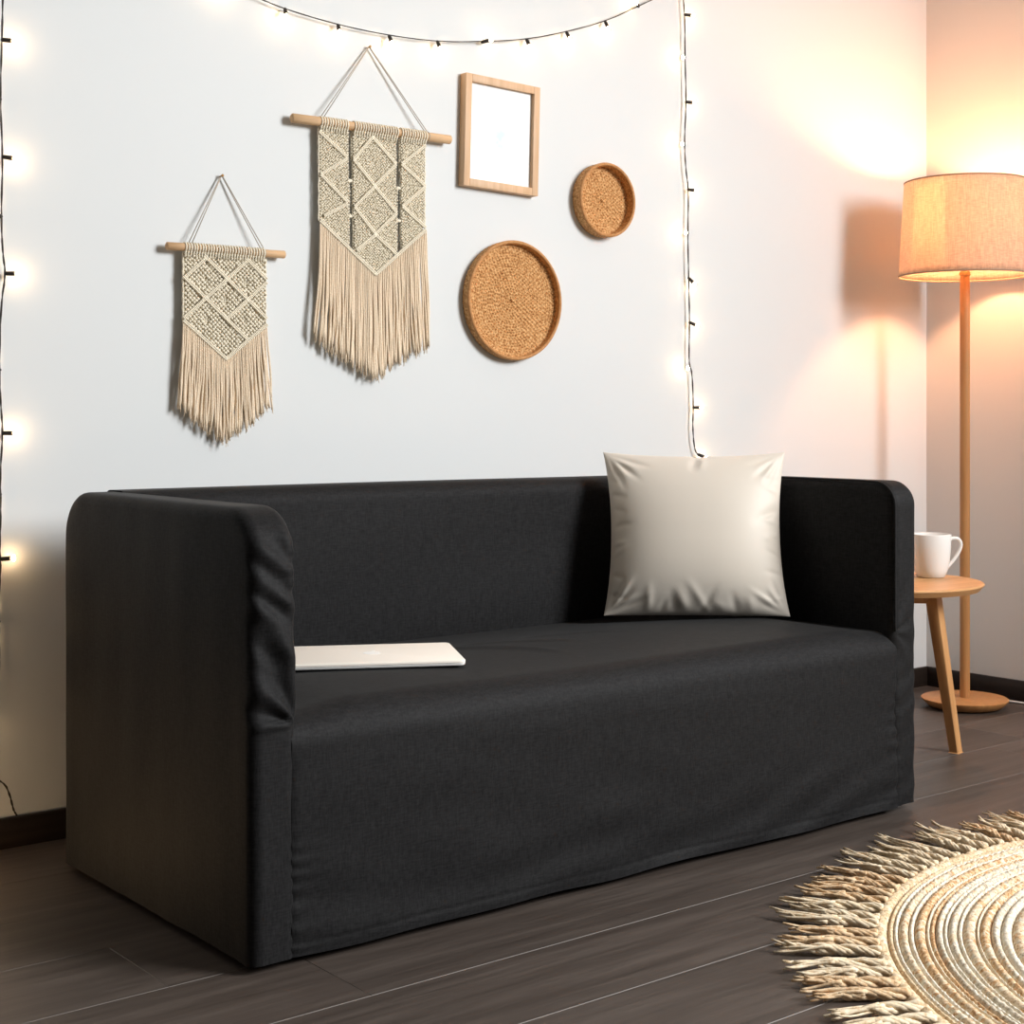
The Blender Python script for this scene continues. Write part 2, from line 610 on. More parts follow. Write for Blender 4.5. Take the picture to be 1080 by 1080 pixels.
def build_back():
    y0, y1, r = 0.625, 0.738, 0.034
    zs = np.linspace(0.36, SH - r, 40)
    a = np.linspace(0, PI / 2, 9)
    prof = [(y0, z) for z in zs]
    prof += [(y0 + r - r * math.cos(t), SH - r + r * math.sin(t)) for t in a[1:]]
    prof += [(y1 - r + r * math.sin(t), SH - r + r * math.cos(t)) for t in a]
    prof += [(y1, z) for z in np.linspace(SH - r, HEM, 24)[1:]]
    prof += [(y1 - 0.02, HEM), (y1 - 0.02, 0.36)]
    prof = np.array(prof)
    xs = np.linspace(AT - 0.004, SL - AT + 0.004, 120)
    pts = np.zeros((len(xs), len(prof), 3))
    pts[:, :, 0] = xs[:, None]
    pts[:, :, 1] = prof[None, :, 0]
    pts[:, :, 2] = prof[None, :, 1]
    V = pts.reshape(-1, 3)
    fr = smooth01((0.66 - V[:, 1]) / 0.03)
    V[:, 1] -= fr * (0.0025 * _w2(V * (0.7, 1, 1.6)) + 0.004 * np.sin(PI * np.clip((V[:, 2] - 0.38) / 0.33, 0, 1)))
    V[:, 2] += (V[:, 2] > 0.7) * 0.0022 * _w2(V * (0.5, 0, 0))
    m = MB()
    m.grid(V.reshape(pts.shape), closed_v=True)
    return m.build('backrest', M_cloth, sofa)

build_back()

def build_seat():
    r = 0.058
    zt = 0.402
    prof = [(0.66, zt - 0.014)] + [(y, zt - 0.014 * smooth01((y - 0.25) / 0.4)) for y in np.linspace(0.64, r, 60)]
    prof += [(r - r * math.sin(t), zt - r + r * math.cos(t)) for t in np.linspace(0, PI / 2, 16)[1:]]
    prof += [(0.0, z) for z in np.linspace(zt - r, HEM, 110)[1:]]
    prof = np.array(prof)
    xs = np.linspace(AT - 0.011, SL - AT + 0.011, 300)
    pts = np.zeros((len(xs), len(prof), 3))
    pts[:, :, 0] = xs[:, None]
    pts[:, :, 1] = prof[None, :, 0]
    pts[:, :, 2] = prof[None, :, 1]
    V = pts.reshape(-1, 3).copy()
    x, y, z = V.T.copy()
    u = (x - AT) / (SL - 2 * AT)
    edge = smooth01(np.minimum(u, 1 - u) / 0.09)
    topw = smooth01((z - 0.36) / 0.03) * smooth01((y + 0.01) / 0.06)
    V[:, 2] += topw * (0.010 * edge * np.exp(-((y - 0.26) / 0.24) ** 2) - 0.006 * (1 - edge)
                       + 0.0014 * _w2(V) * edge)
    # a soft crease running from the laptop corner across the seat
    def crease(x0, y0, x1, y1, w, amp):
        d = np.array([x1 - x0, y1 - y0]); ln = np.hypot(*d); d = d / ln
        t = (x - x0) * d[0] + (y - y0) * d[1]
        q = -(x - x0) * d[1] + (y - y0) * d[0] - 0.02 * np.sin(t * 9)
        return amp * np.exp(-(q / w) ** 2) * smooth01(t / 0.05) * smooth01((ln - t) / 0.08)
    V[:, 2] += topw * (crease(0.60, 0.40, 0.80, 0.17, 0.016, 0.0045) + crease(0.70, 0.42, 0.92, 0.24, 0.014, 0.003)
                       + crease(0.86, 0.42, 1.10, 0.30, 0.014, 0.002))
    fr = smooth01((0.36 - z) / 0.05) * smooth01((0.02 - y) / 0.02)
    drape = 0.0035 * np.sin(PI * u) + 0.0032 * _w2(np.c_[x * 0.8, y, z * 1.2]) * smooth01((0.36 - z) / 0.2)
    sag = 0.0026 * np.sin((z + 0.10 * np.sin(u * 4 + 0.4) - 0.06 * u) * 2 * PI / 0.085 + _w2(V) * 1.1) * smooth01((0.22 - z) / 0.2) * (0.35 + 0.65 * u)
    fine = 0.0015 * _w3(np.c_[x * 0.35, y, z]) * (0.4 + 0.6 * smooth01((0.25 - z) / 0.2))
    sl = np.sin(z * 2 * PI / 0.027 + 1.3 * np.sin(z * 40)) * np.exp(-(x - AT + 0.011) / 0.022) * smooth01((0.24 - z) / 0.1) * 0.0020
    sr = np.sin(z * 2 * PI / 0.034 + 1.1 * np.sin(z * 33)) * np.exp(-(SL - AT + 0.011 - x) / 0.025) * smooth01((0.30 - z) / 0.1) * 0.0020
    V[:, 1] -= fr * (drape + sag + fine + sl + sr)
    V[:, 1] += fr * 0.003 * np.exp(-(x - AT + 0.011) / 0.005) + fr * 0.003 * np.exp(-(SL - AT + 0.011 - x) / 0.005)
    low = smooth01((0.06 - z) / 0.05)
    V[:, 2] += low * (0.0018 * _w1(np.c_[x * 0.4, 0 * y, 0 * z]))
    # stitched hem line
    V[:, 1] += fr * 0.0012 * np.exp(-((z - 0.034) / 0.0035) ** 2)
    m = MB()
    m.grid(V.reshape(pts.shape))
    return m.build('seat', M_cloth, sofa)

build_seat()
for fx in (0.05, SL - 0.075):
    for fy in (0.06, SD - 0.06):
        m = MB()
        m.lathe([(0.0, 0.0), (0.021, 0.0), (0.024, 0.006), (0.026, 0.06), (0.0, 0.06)], (fx, fy, 0), 20)
        m.build('foot', M_foot, sofa)

# ------------------------------------------------------------------ laptop on the seat
def rrect(w, d, r, k=7):
    pts = []
    for cx, cy, a0 in ((w / 2 - r, d / 2 - r, 0), (-w / 2 + r, d / 2 - r, PI / 2), (-w / 2 + r, -d / 2 + r, PI), (w / 2 - r, -d / 2 + r, 1.5 * PI)):
        for t in np.linspace(0, PI / 2, k):
            pts.append((cx + r * math.cos(a0 + t), cy + r * math.sin(a0 + t)))
    return np.array(pts)

def slab(mb, w, d, r, levels, mi=0):
    """levels: (inset, z) from bottom to top"""
    rows = []
    for i, z in levels:
        p = rrect(w - 2 * i, d - 2 * i, max(r - i, 0.001))
        rows.append(np.c_[p, np.full(len(p), z)])
    n = len(rows[0])
    o = mb.n
    mb.grid(np.array(rows), closed_v=True, mi=mi)
    mb.f.append([o + j for j in range(n)][::-1]); mb.mi.append(mi)
    mb.f.append([o + (len(rows) - 1) * n + j for j in range(n)]); mb.mi.append(mi)

lap = thing('laptop', 'closed pale silver laptop lying flat on the black sofa seat', 'laptop', (0.434, 0.321, 0.4125), math.radians(-28))
m = MB(); slab(m, 0.325, 0.226, 0.013, [(0.005, 0.0), (0.001, 0.0022), (0.0, 0.0055), (0.0006, 0.0060)])
m.build('base', M_alu_edge, lap, smooth=True).data.set_sharp_from_angle(angle=0.7)
m = MB(); slab(m, 0.318, 0.219, 0.011, [(0, 0.0060), (0, 0.0068)])
m.build('hinge_gap', M_darkgap, lap, smooth=False)
m = MB(); slab(m, 0.325, 0.226, 0.013, [(0.0004, 0.0068), (0.0, 0.0072), (0.0, 0.0098), (0.0008, 0.0111), (0.003, 0.0118)])
lid = m.build('lid', M_alu, lap, smooth=True)
lid.data.set_sharp_from_angle(angle=0.7)

def fruit_logo():
    th = np.linspace(0, 2 * PI, 60, endpoint=False)
    body = []
    for t in th:
        x, y = math.cos(t), math.sin(t)
        r = 1.0 - 0.16 * math.exp(-((t - PI / 2) / 0.28) ** 2) - 0.10 * math.exp(-((t - 1.5 * PI) / 0.25) ** 2)
        px, py = 0.92 * r * x * (1 - 0.10 * (y < 0) * abs(y)), 0.98 * r * y
        dx, dy = px - 1.12, py - 0.12
        dd = math.hypot(dx, dy)
        if dd < 0.44:
            px, py = 1.12 + dx / dd * 0.44, 0.12 + dy / dd * 0.44
        body.append((px, py))
    leaf = []
    for t in np.linspace(0, 1, 9):
        leaf.append((0.02 + 0.40 * t - 0.22 * math.sin(PI * t), 1.02 + 0.55 * t))
    for t in np.linspace(1, 0, 9)[1:-1]:
        leaf.append((0.02 + 0.40 * t + 0.16 * math.sin(PI * t), 1.02 + 0.55 * t - 0.04))
    m = MB()
    for poly in (body, leaf):
        p = np.array(poly) * 0.019
        o = m.n
        n = len(p)
        rows = [np.c_[p, np.full(n, 0.0116)], np.c_[p, np.full(n, 0.0121)]]
        m.grid(np.array(rows), closed_v=True)
        m.f.append([o + n + j for j in range(n)]); m.mi.append(0)
    return m

lg = fruit_logo().build('logo', M_logo, lid, smooth=False)
lg['label'] = 'pale glossy apple-shaped emblem'

# ------------------------------------------------------------------ pillow
def build_pillow():
    n = 110
    A, T = 0.213, 0.076
    g = np.linspace(-1, 1, n)
    g = np.sign(g) * (1 - (1 - np.abs(g)) ** 1.35)
    U, Vv = np.meshgrid(g, g, indexing='ij')
    ex = 1 - 0.085 * (1 - np.abs(Vv) ** 2.2)
    ez = 1 - np.where(Vv > 0, 0.055, 0.012) * (1 - np.abs(U) ** 2.2)
    X = A * U * (1 + (ex - 1) * np.abs(U) ** 1.5)
    Z = A * 0.905 * Vv * (1 + (ez - 1) * np.abs(Vv) ** 1.5)
    th = ((1 - np.abs(U) ** 2.3) * (1 - np.abs(Vv) ** 2.3)) ** 0.60
    th *= 1 - 0.10 * Vv                      # fuller towards the bottom
    # creases
    rr = np.random.default_rng(5)
    W = np.zeros_like(X)
    def fold(u0, v0, ang, ln, w, amp, curve=0.0):
        c, s = math.cos(ang), math.sin(ang)
        t = (U - u0) * c + (Vv - v0) * s
        q = -(U - u0) * s + (Vv - v0) * c - curve * t * t
        return amp * np.exp(-(q / w) ** 2) * smooth01((t + 0.04) / 0.12) * smooth01((ln - t) / (ln * 0.7))
    for k in range(9):                        # pleats rising from the bottom edge
        u0 = -0.55 + 0.14 * k + rr.uniform(-.03, .03)
        W += fold(u0, -1.0, PI / 2 + rr.uniform(-.55, .55) + 0.35 * (u0 > 0.1) - 0.35 * (u0 < -0.3), rr.uniform(.25, .6), rr.uniform(.035, .065), rr.choice([-1, 1]) * 0.0034)
    for (cu, cv) in ((-1, -1), (1, -1), (-1, 1), (1, 1)):
        base = math.atan2(-cv, -cu)
        for k in range(5):
            W += fold(cu * 0.97, cv * 0.97, base + (k - 2) * 0.22, rr.uniform(.35, .6), 0.035, (1 if k % 2 else -1) * 0.0055)
    for k in range(8):                        # short puckers along both sides
        for sgn in (-1, 1):
            v0 = -0.75 + 0.2 * k + rr.uniform(-.05, .05)
            W += fold(sgn * 0.99, v0, (PI if sgn > 0 else 0) + rr.uniform(-.5, .5), rr.uniform(.14, .34), 0.028, rr.choice([-1, 1]) * 0.0032)
    W += fold(0.03, 1.0, -PI / 2 - 0.35, 0.32, 0.04, -0.006, 0.3)   # dent in the top edge
    W += fold(0.10, 1.0, -PI / 2 - 0.15, 0.30, 0.03, 0.004)
    W += fold(1.0, 0.30, PI + 0.55, 0.5, 0.06, -0.006)
    W += fold(1.0, -0.05, PI + 0.2, 0.3, 0.04, 0.004)
    W *= np.clip(th * 2.2, 0, 1)
    m = MB()
    Y = -T * th - W
    Z2 = Z - 0.004 * np.exp(-((U - 0.05) / 0.06) ** 2) * smooth01((Vv - 0.9) / 0.1)
    m.grid(np.stack([X, Y, Z2], -1))
    m.grid(np.stack([X, T * 0.85 * th, Z2], -1)[:, ::-1])
    V = np.concatenate(m.v)
    lo = V[:, 2] < -0.9 * A
    V[:, 2] = np.maximum(V[:, 2], -A * 0.905)
    m.v = [V]
    o = m.build('pillow', M_pillow, None, weld=1e-5)
    return o

pil = build_pillow()
tag(pil, 'plain beige square throw pillow propped in the corner of the black sofa', 'pillow')
pil.rotation_euler = (math.radians(-14), 0, math.radians(-41))
pil.location = (1.388, 0.412, 0.6005)

# ------------------------------------------------------------------ macrame wall hangings
def seg_dist(px, pz, a, c):
    ax, az = a; bx, bz = c
    dx, dz = bx - ax, bz - az
    t = max(0, min(1, ((px - ax) * dx + (pz - az) * dz) / (dx * dx + dz * dz)))
    return math.hypot(px - ax - t * dx, pz - az - t * dz)

def inside(px, pz, poly):
    r = False
    n = len(poly)
    for i in range(n):
        x1, z1 = poly[i]; x2, z2 = poly[(i + 1) % n]
        if (z1 > pz) != (z2 > pz) and px < (x2 - x1) * (pz - z1) / (z2 - z1) + x1:
            r = not r
    return r

def knot_panel(polys, ridges, holes, pitch, y0):
    m = MB()
    r = random.Random(3)
    for poly in polys:
        x0 = min(p[0] for p in poly); x1 = max(p[0] for p in poly)
        z0 = min(p[1] for p in poly); z1 = max(p[1] for p in poly)
        h = pitch
        j = 0
        z = z1 - h * 0.5
        while z > z0:
            x = x0 + (h if j % 2 else h * 0.5)
            while x < x1:
                if inside(x, z, poly):
                    dmin = min(seg_dist(x, z, a, c) for a, c in ridges)
                    hole = any(math.hypot(x - hx, z - hz) < pitch * 0.75 for hx, hz in holes)
                    if dmin > pitch * 0.42 and not hole:
                        jx, jz = r.uniform(-.0011, .0011), r.uniform(-.0011, .0011)
                        m.blob((x + jx, y0 - r.uniform(0, .0012), z + jz), (h * r.uniform(.36, .48), 0.0038, h * r.uniform(.27, .36)), 6, 5)
                        for sx in (-1, 1):      # cords slanting on to the next row
                            m.tube([(x + jx + sx * h * 0.12, y0 + 0.001, z), (x + sx * h * 0.5, y0 + 0.0012, z - h * 0.5)], h * 0.13, 4, False)
                x += h
            z -= h * 0.5
            j += 1
    for a, c in ridges:
        ln = math.hypot(c[0] - a[0], c[1] - a[1])
        n = max(2, int(ln / 0.0036))
        ang = math.atan2(c[1] - a[1], c[0] - a[0])
        ca, sa = math.cos(ang), math.sin(ang)
        R = np.array([[ca, 0, -sa], [0, 1, 0], [sa, 0, ca]])
        for off, dy in ((0.0021, -0.0045), (-0.0021, -0.0045)):
            for k in range(n + 1):
                t = k / n
                px = a[0] + (c[0] - a[0]) * t - sa * off
                pz = a[1] + (c[1] - a[1]) * t + ca * off
                m.blob((px, y0 + dy + r.uniform(-.0004, .0004), pz), (0.0025, 0.0030, 0.0027), 6, 5, 0, R)
    # warp cords hanging behind the knots
    for poly in polys:
        xa, xb = min(p[0] for p in poly), max(p[0] for p in poly)
        za, zb = min(p[1] for p in poly), max(p[1] for p in poly)
        for q in range(int((xb - xa) / 0.0042) + 1):
            x = xa + 0.0012 + q * 0.0042
            zs = [z for z in np.linspace(zb - 0.001, za, 90) if inside(x, z, poly)]
            if len(zs) > 2:
                zz = np.linspace(zs[0], zs[-1], 16)
                m.tube(np.c_[x + 0.0007 * np.sin(zz * 300 + q), np.full(16, y0 + 0.0045), zz], 0.00185, 5)
    # cords running down the edges
    for poly in polys:
        xs = [p[0] for p in poly]
        for xe in (min(xs), max(xs)):
            zz = [p[1] for p in poly if abs(p[0] - xe) < 0.004]
            if len(zz) >= 2:
                zs = np.linspace(max(zz), min(zz), 30)
                m.tube(np.c_[xe + 0.0008 * np.sin(np.arange(30) * 1.3), np.full(30, y0), zs], 0.0019, 5)
    return m

def fringe_mesh(top_fn, bot_fn, x0, x1, step, y0, flare, seed):
    m = MB()
    r = random.Random(seed)
    xc = (x0 + x1) / 2
    n = int((x1 - x0) / step)
    for layer in range(2):
        for i in range(n + 1):
            x = x0 + (x1 - x0) * (i + (0.5 if layer else 0)) / n
            if x > x1 + 0.001:
                continue
            zt = top_fn(x) + 0.002
            zb = bot_fn(x) + r.uniform(-0.012, 0.014)
            sp = (x - xc) * flare + r.uniform(-.005, .005)
            k = 13
            t = np.linspace(0, 1, k)
            ph, am = r.uniform(0, 6.28), r.uniform(.0008, .0042)
            px = x + sp * t ** 1.3 + am * np.sin(t * r.uniform(4, 9) + ph) * t
            py = y0 + (0.002 if layer else -0.0025) - 0.003 * np.sin(t * 2.5) + r.uniform(-.002, .002) * t
            pz = zt + (zb - zt) * t
            rad = (0.0021 + 0.0006 * t) * r.uniform(.85, 1.15)
            rad[0] *= 0.8
            m.tube(np.c_[px, py, pz], rad, 6)
            for q in range(3):                 # frayed end
                e = np.array([px[-1], py[-1], pz[-1]])
                m.tube([e + (0, 0, 0.006), e + (r.uniform(-.003, .003), r.uniform(-.002, .001), -r.uniform(.002, .010))], [0.0010, 0.0005], 4)
    return m

def dowel_mesh(x0, x1, y, z, r):
    m = MB()
    n = 14
    t = np.linspace(0, 1, n)
    rad = r * (1 + 0.05 * np.sin(t * 9 + x0 * 20))
    rad[0] *= 0.72; rad[-1] *= 0.72
    t[1], t[-2] = 0.006, 0.994
    m.tube(np.c_[x0 + (x1 - x0) * t, np.full(n, y), np.full(n, z) + 0.0006 * np.sin(t * 7)], rad, 14)
    return m

def loops_mesh(x0, x1, y, z, r, step, skip=()):
    m = MB()
    rr = random.Random(9)
    x = x0
    while x <= x1:
        if not any(abs(x - q) < step * 0.8 for q in skip):
            a = np.linspace(math.radians(-150), math.radians(150), 12)
            rad = r + 0.0016
            pts = np.c_[np.full(12, x) + rr.uniform(-.0005, .0005), y - rad * np.cos(a), z - rad * np.sin(a) * 1.0]
            m.tube(pts, 0.0021, 6)
            m.tube([(x, y - rad * 0.7, z - rad * 0.75), (x, y - 0.004, z - r - 0.006), (x, y - 0.002, z - r - 0.013)], 0.002, 6)
        x += step
    return m

def make_hanging(name, label, xa, xb, zd, yd, rd, nail, panel, fringe, loops, cord_x):
    t = thing(name, label, 'macrame wall hanging', ((xa + xb) / 2, WY, zd), 0, 'macrame hangings on the white wall')
    inv = np.array([(xa + xb) / 2, WY, zd])
    def bld(m, nm, mt, par=t):
        m.v = [np.concatenate(m.v) - inv]
        return m.build(nm, mt, par)
    dw = bld(dowel_mesh(xa, xb, yd, zd, rd), 'dowel', M_dowel)
    c = MB()
    nx, nz = nail
    for dx in (0.0, 0.008):
        c.tube([(cord_x[0] + dx, yd - 0.002, zd + rd), (nx - 0.003 + dx * 0.2, WY - 0.008, nz)], 0.0011, 6)
        c.tube([(cord_x[1] - dx, yd - 0.002, zd + rd), (nx + 0.003 - dx * 0.2, WY - 0.008, nz)], 0.0011, 6)
    for q in cord_x:
        for dx in (0, 0.008 if q == cord_x[0] else -0.008):
            a = np.linspace(0, 2 * PI, 14)
            c.tube(np.c_[np.full(14, q + dx), yd + (rd + .001) * np.cos(a), zd + (rd + .001) * np.sin(a)], 0.0011, 5, False)
    bld(c, 'hanging_cord', M_twine)
    nl = MB(); nl.tube([(nx, WY + 0.002, nz + 0.001), (nx, WY - 0.012, nz + 0.002)], 0.0016, 8); nl.tube([(nx, WY - 0.012, nz + 0.002), (nx, WY - 0.0135, nz + 0.002)], 0.0032, 10)
    bld(nl, 'nail', M_brass)
    bld(loops, 'cord_loops', M_cotton)
    bld(panel, 'knotted_panel', M_cotton)
    bld(fringe, 'fringe', M_cotton_fringe)
    return t

YP = WY - 0.020
# --- the smaller one
x0, x1, zt, zs, zv, xv = 0.346, 0.549, 1.226, 1.078, 0.998, 0.4475
poly_s = [(x0, zt), (x1, zt), (x1, zs), (xv, zv), (x0, zs)]
rid_s = [((0.395, 1.222), (0.548, 1.092)), ((0.346, 1.174), (0.5, 1.043)), ((0.499, 1.222), (0.548, 1.180)),
         ((0.346, 1.079), (0.4475, 0.999)), ((0.549, 1.078), (0.4475, 0.999)),
         ((0.449, 1.174), (0.346, 1.085)), ((0.548, 1.172), (0.449, 1.087)), ((0.352, 1.176), (0.396, 1.215)), ((0.452, 1.178), (0.497, 1.215))]
pan = knot_panel([poly_s], rid_s, [(0.4, 1.172), (0.498, 1.172), (0.4, 1.085), (0.496, 1.086), (0.449, 1.13)], 0.0102, YP)
top_s = lambda x: zs - (zs - zv) * max(0, 1 - abs(x - xv) / (x1 - xv))
bot_s = lambda x: 0.905 - 0.085 * max(0.0, 1 - abs(x - xv - 0.0) / 0.105) ** 0.9
frg = fringe_mesh(top_s, bot_s, x0, x1, 0.0044, YP, 0.13, 21)
make_hanging('macrame_hanging', 'smaller cream macrame wall hanging, a single knotted panel on a short stick', 0.306, 0.597, 1.238, WY - 0.021, 0.0085,
             (0.445, 1.402), pan, frg, loops_mesh(0.349, 0.547, WY - 0.021, 1.238, 0.0085, 0.0066), (0.357, 0.543))

# --- the larger one, three panels joined at the point
zt2 = 1.537
pl = [(0.687, zt2), (0.766, zt2), (0.772, 1.268), (0.690, 1.322)]
pm = [(0.777, zt2), (0.901, zt2), (0.905, 1.268), (0.9, 1.262), (0.841, 1.206), (0.785, 1.255), (0.782, 1.266)]
pr = [(0.913, zt2), (0.986, zt2), (0.984, 1.322), (0.917, 1.275)]
rid_l = [((0.687, 1.527), (0.760, 1.477)), ((0.760, 1.472), (0.691, 1.430)), ((0.691, 1.428), (0.762, 1.372)), ((0.762, 1.368), (0.700, 1.335)),
         ((0.690, 1.322), (0.841, 1.208)), ((0.985, 1.324), (0.841, 1.208)),
         ((0.832, 1.531), (0.898, 1.475)), ((0.832, 1.531), (0.780, 1.474)), ((0.780, 1.472), (0.838, 1.417)), ((0.898, 1.473), (0.838, 1.417)),
         ((0.838, 1.415), (0.900, 1.359)), ((0.838, 1.415), (0.783, 1.363)), ((0.783, 1.361), (0.840, 1.303)), ((0.900, 1.357), (0.840, 1.303)),
         ((0.840, 1.301), (0.902, 1.258)), ((0.840, 1.301), (0.788, 1.262)),
         ((0.984, 1.528), (0.916, 1.477)), ((0.916, 1.475), (0.983, 1.430)), ((0.983, 1.428), (0.918, 1.376)), ((0.918, 1.374), (0.984, 1.330))]
pan = knot_panel([pl, pm, pr], rid_l, [(0.837, 1.472), (0.841, 1.357)], 0.0074, YP)
for xx, zz in ((0.771, 1.423), (0.908, 1.418), (0.772, 1.34), (0.909, 1.34)):     # little bridges across the gaps
    pan.blob((xx, YP, zz), (0.0085, 0.003, 0.004), 6, 5)
top_l = lambda x: 1.322 - 0.115 * max(0, 1 - abs(x - 0.841) / 0.149)
bot_l = lambda x: 1.052 - 0.088 * max(0.0, 1 - abs(x - 0.838) / 0.150)
frg = fringe_mesh(top_l, bot_l, 0.690, 0.988, 0.0046, YP, 0.08, 22)
make_hanging('macrame_hanging', 'larger cream macrame wall hanging, three knotted panels on a long stick', 0.614, 1.062, 1.5505, WY - 0.021, 0.0105,
             (0.833, 1.745), pan, frg, loops_mesh(0.690, 0.986, WY - 0.021, 1.5505, 0.0105, 0.0070, (0.7715, 0.907)), (0.690, 0.992))

# ------------------------------------------------------------------ picture frame
pf = thing('picture_frame', 'light wooden picture frame holding a pale print, hung on the white wall', 'picture frame', (1.2235, WY, 1.580))
pf.rotation_euler = (0, math.radians(1.6), 0)
fw, fh, fb, fd = 0.238, 0.280, 0.0195, 0.024
m = MB()
for sx in (-1, 1):
    m.box((sx * (fw / 2 - fb / 2), -fd / 2, 0), (fb, fd, fh))
for sz in (-1, 1):
    m.box((0, -fd / 2, sz * (fh / 2 - fb / 2)), (fw - 2 * fb, fd, fb))
fr_o = m.build('frame', M_frame, pf, bevel=0.0012)
m = MB(); m.box((0, -0.010, 0), (fw - 2 * fb + 0.002, 0.004, fh - 2 * fb + 0.002))
m.build('print', M_print, pf, smooth=False)
m = MB(); m.box((0, -0.004, 0), (fw - 2 * fb, 0.008, fh - 2 * fb))
m.build('backing_board', M_frame, pf, smooth=False)

# ------------------------------------------------------------------ woven trays on the wall
def tray(label, x, z, R, depth, seed):
    t = thing('woven_tray', label, 'woven tray', (x, WY, z), 0, 'round woven trays on the wall')
    rot = np.array([[1, 0, 0], [0, 0, -1], [0, 1, 0]], float)      # local z -> towards the room
    coil = 0.0070
    nr, na = int(R / coil * 5), int(2 * PI * R / 0.0021)
    rr = np.linspace(0.0005, R - 0.006, nr)
    aa = np.arange(na) * 2 * PI / na
    RR, AA = np.meshgrid(rr, aa, indexing='ij')
    ring = np.floor(RR / coil)
    k = np.maximum(6, np.round(2 * PI * (ring + 0.5) * coil / 0.0095))
    rs = np.random.default_rng(seed)
    jit = rs.normal(0, 0.35, RR.shape)
    h = 0.0022 * np.abs(np.sin(PI * RR / coil)) + 0.0021 * np.sin(AA * k + ring * PI) * np.abs(np.sin(PI * RR / coil))
    dome = 0.004 * smooth01((RR / R - 0.82) / 0.18)
    Zl = 0.006 + h + dome + 0.0002 * jit
    pts = np.stack([RR * np.cos(AA), RR * np.sin(AA), Zl], -1)
    m = MB(); m.grid(pts, closed_v=True)
    bot = [(0.0005, 0.0), (R - 0.008, 0.0), (R - 0.004, 0.004)]
    m.lathe(bot, (0, 0, 0), 96)
    m.v = [np.concatenate(m.v) @ rot.T]
    m.build('woven_base', M_rattan, t, fix=False)
    # upright side: stacked bound coils
    m = MB()
    nseg = 220
    aa = np.arange(nseg) * 2 * PI / nseg
    rows = []
    nh = 36
    for i in range(nh):
        zz = 0.001 + (depth - 0.003) * i / (nh - 1)
        out = R - 0.002 + 0.002 * (zz / depth) + 0.0009 * abs(math.sin(PI * zz / 0.006))
        rad = out + 0.0006 * np.sin(aa * 150 + (int(zz / 0.006) % 2) * PI)
        rows.append(np.c_[rad * np.cos(aa), rad * np.sin(aa), np.full(nseg, zz)])
    for i in range(nh):
        zz = depth - 0.002 - (depth - 0.010) * i / (nh - 1)
        inn = R - 0.0072 - 0.0008 * abs(math.sin(PI * zz / 0.006))
        rad = inn + 0.0006 * np.sin(aa * 150 + (int(zz / 0.006) % 2) * PI)
        rows.append(np.c_[rad * np.cos(aa), rad * np.sin(aa), np.full(nseg, zz)])
    m.grid(np.array(rows), closed_v=True)
    m.v = [np.concatenate(m.v) @ rot.T]
    m.build('side_wall', M_rattan, t)
    m = MB()
    a2 = np.linspace(0, 2 * PI, 121)
    m.tube(np.c_[(R - 0.0035) * np.cos(a2), (R - 0.0035) * np.sin(a2), np.full(121, depth - 0.0015)], 0.0046, 10, False)
    m.v = [np.concatenate(m.v) @ rot.T]
    m.build('rim', M_rattan_rim, t)
    return t

tray('larger round brown woven tray hanging below the picture frame', 1.263, 1.166, 0.151, 0.027, 1)
tray('smaller round brown woven tray hanging beside the fairy lights', 1.571, 1.447, 0.098, 0.034, 2)

# ------------------------------------------------------------------ fairy lights
def string_light(label, pts, bulbs, y_wire=WY - 0.014):
    """pts: (x, z) along the wire; bulbs: (x, z, dir_x, dir_z)"""
    ox, oz = pts[0][:2]
    t = thing('string_light', label, 'string lights', (ox, WY, oz), 0, 'fairy light strings on the white wall')
    o = np.array([ox, WY, oz])
    p = chaikin(np.array([(q_[0], q_[2] if len(q_) > 2 else y_wire, q_[1]) for q_ in pts]), 2)
    q = p.copy()
    n = len(p)
    d = np.linspace(0, n * 0.8, n)
    m = MB()
    m.tube(q + np.c_[0.0011 * np.sin(d * 1.7), 0.0011 * np.cos(d * 1.7), 0 * d] - o, 0.0013, 6)
    m.tube(q - np.c_[0.0011 * np.sin(d * 1.7), 0.0011 * np.cos(d * 1.7), 0 * d] - o, 0.0013, 6)
    m.build('wire', M_wire, t)
    for x, z, dx, dz, *yy in bulbs:
        ln = math.hypot(dx, dz)
        dv = np.array([dx / ln * 0.85, -0.53, dz / ln * 0.85])
        a = np.array([x, yy[0] if yy else y_wire, z]) - o
        m = MB()
        m.tube([a - dv * 0.003, a + dv * 0.001, a + dv * 0.016, a + dv * 0.0175], [0.0026, 0.0044, 0.0048, 0.0040], 10)
        s = m.build('socket', M_wire, t)
        m = MB()
        c = a + dv * 0.0235
        m.blob(c, (0.0042, 0.0042, 0.0062), 10, 7)
        m.build('bulb', M_fairy, s)
    return t

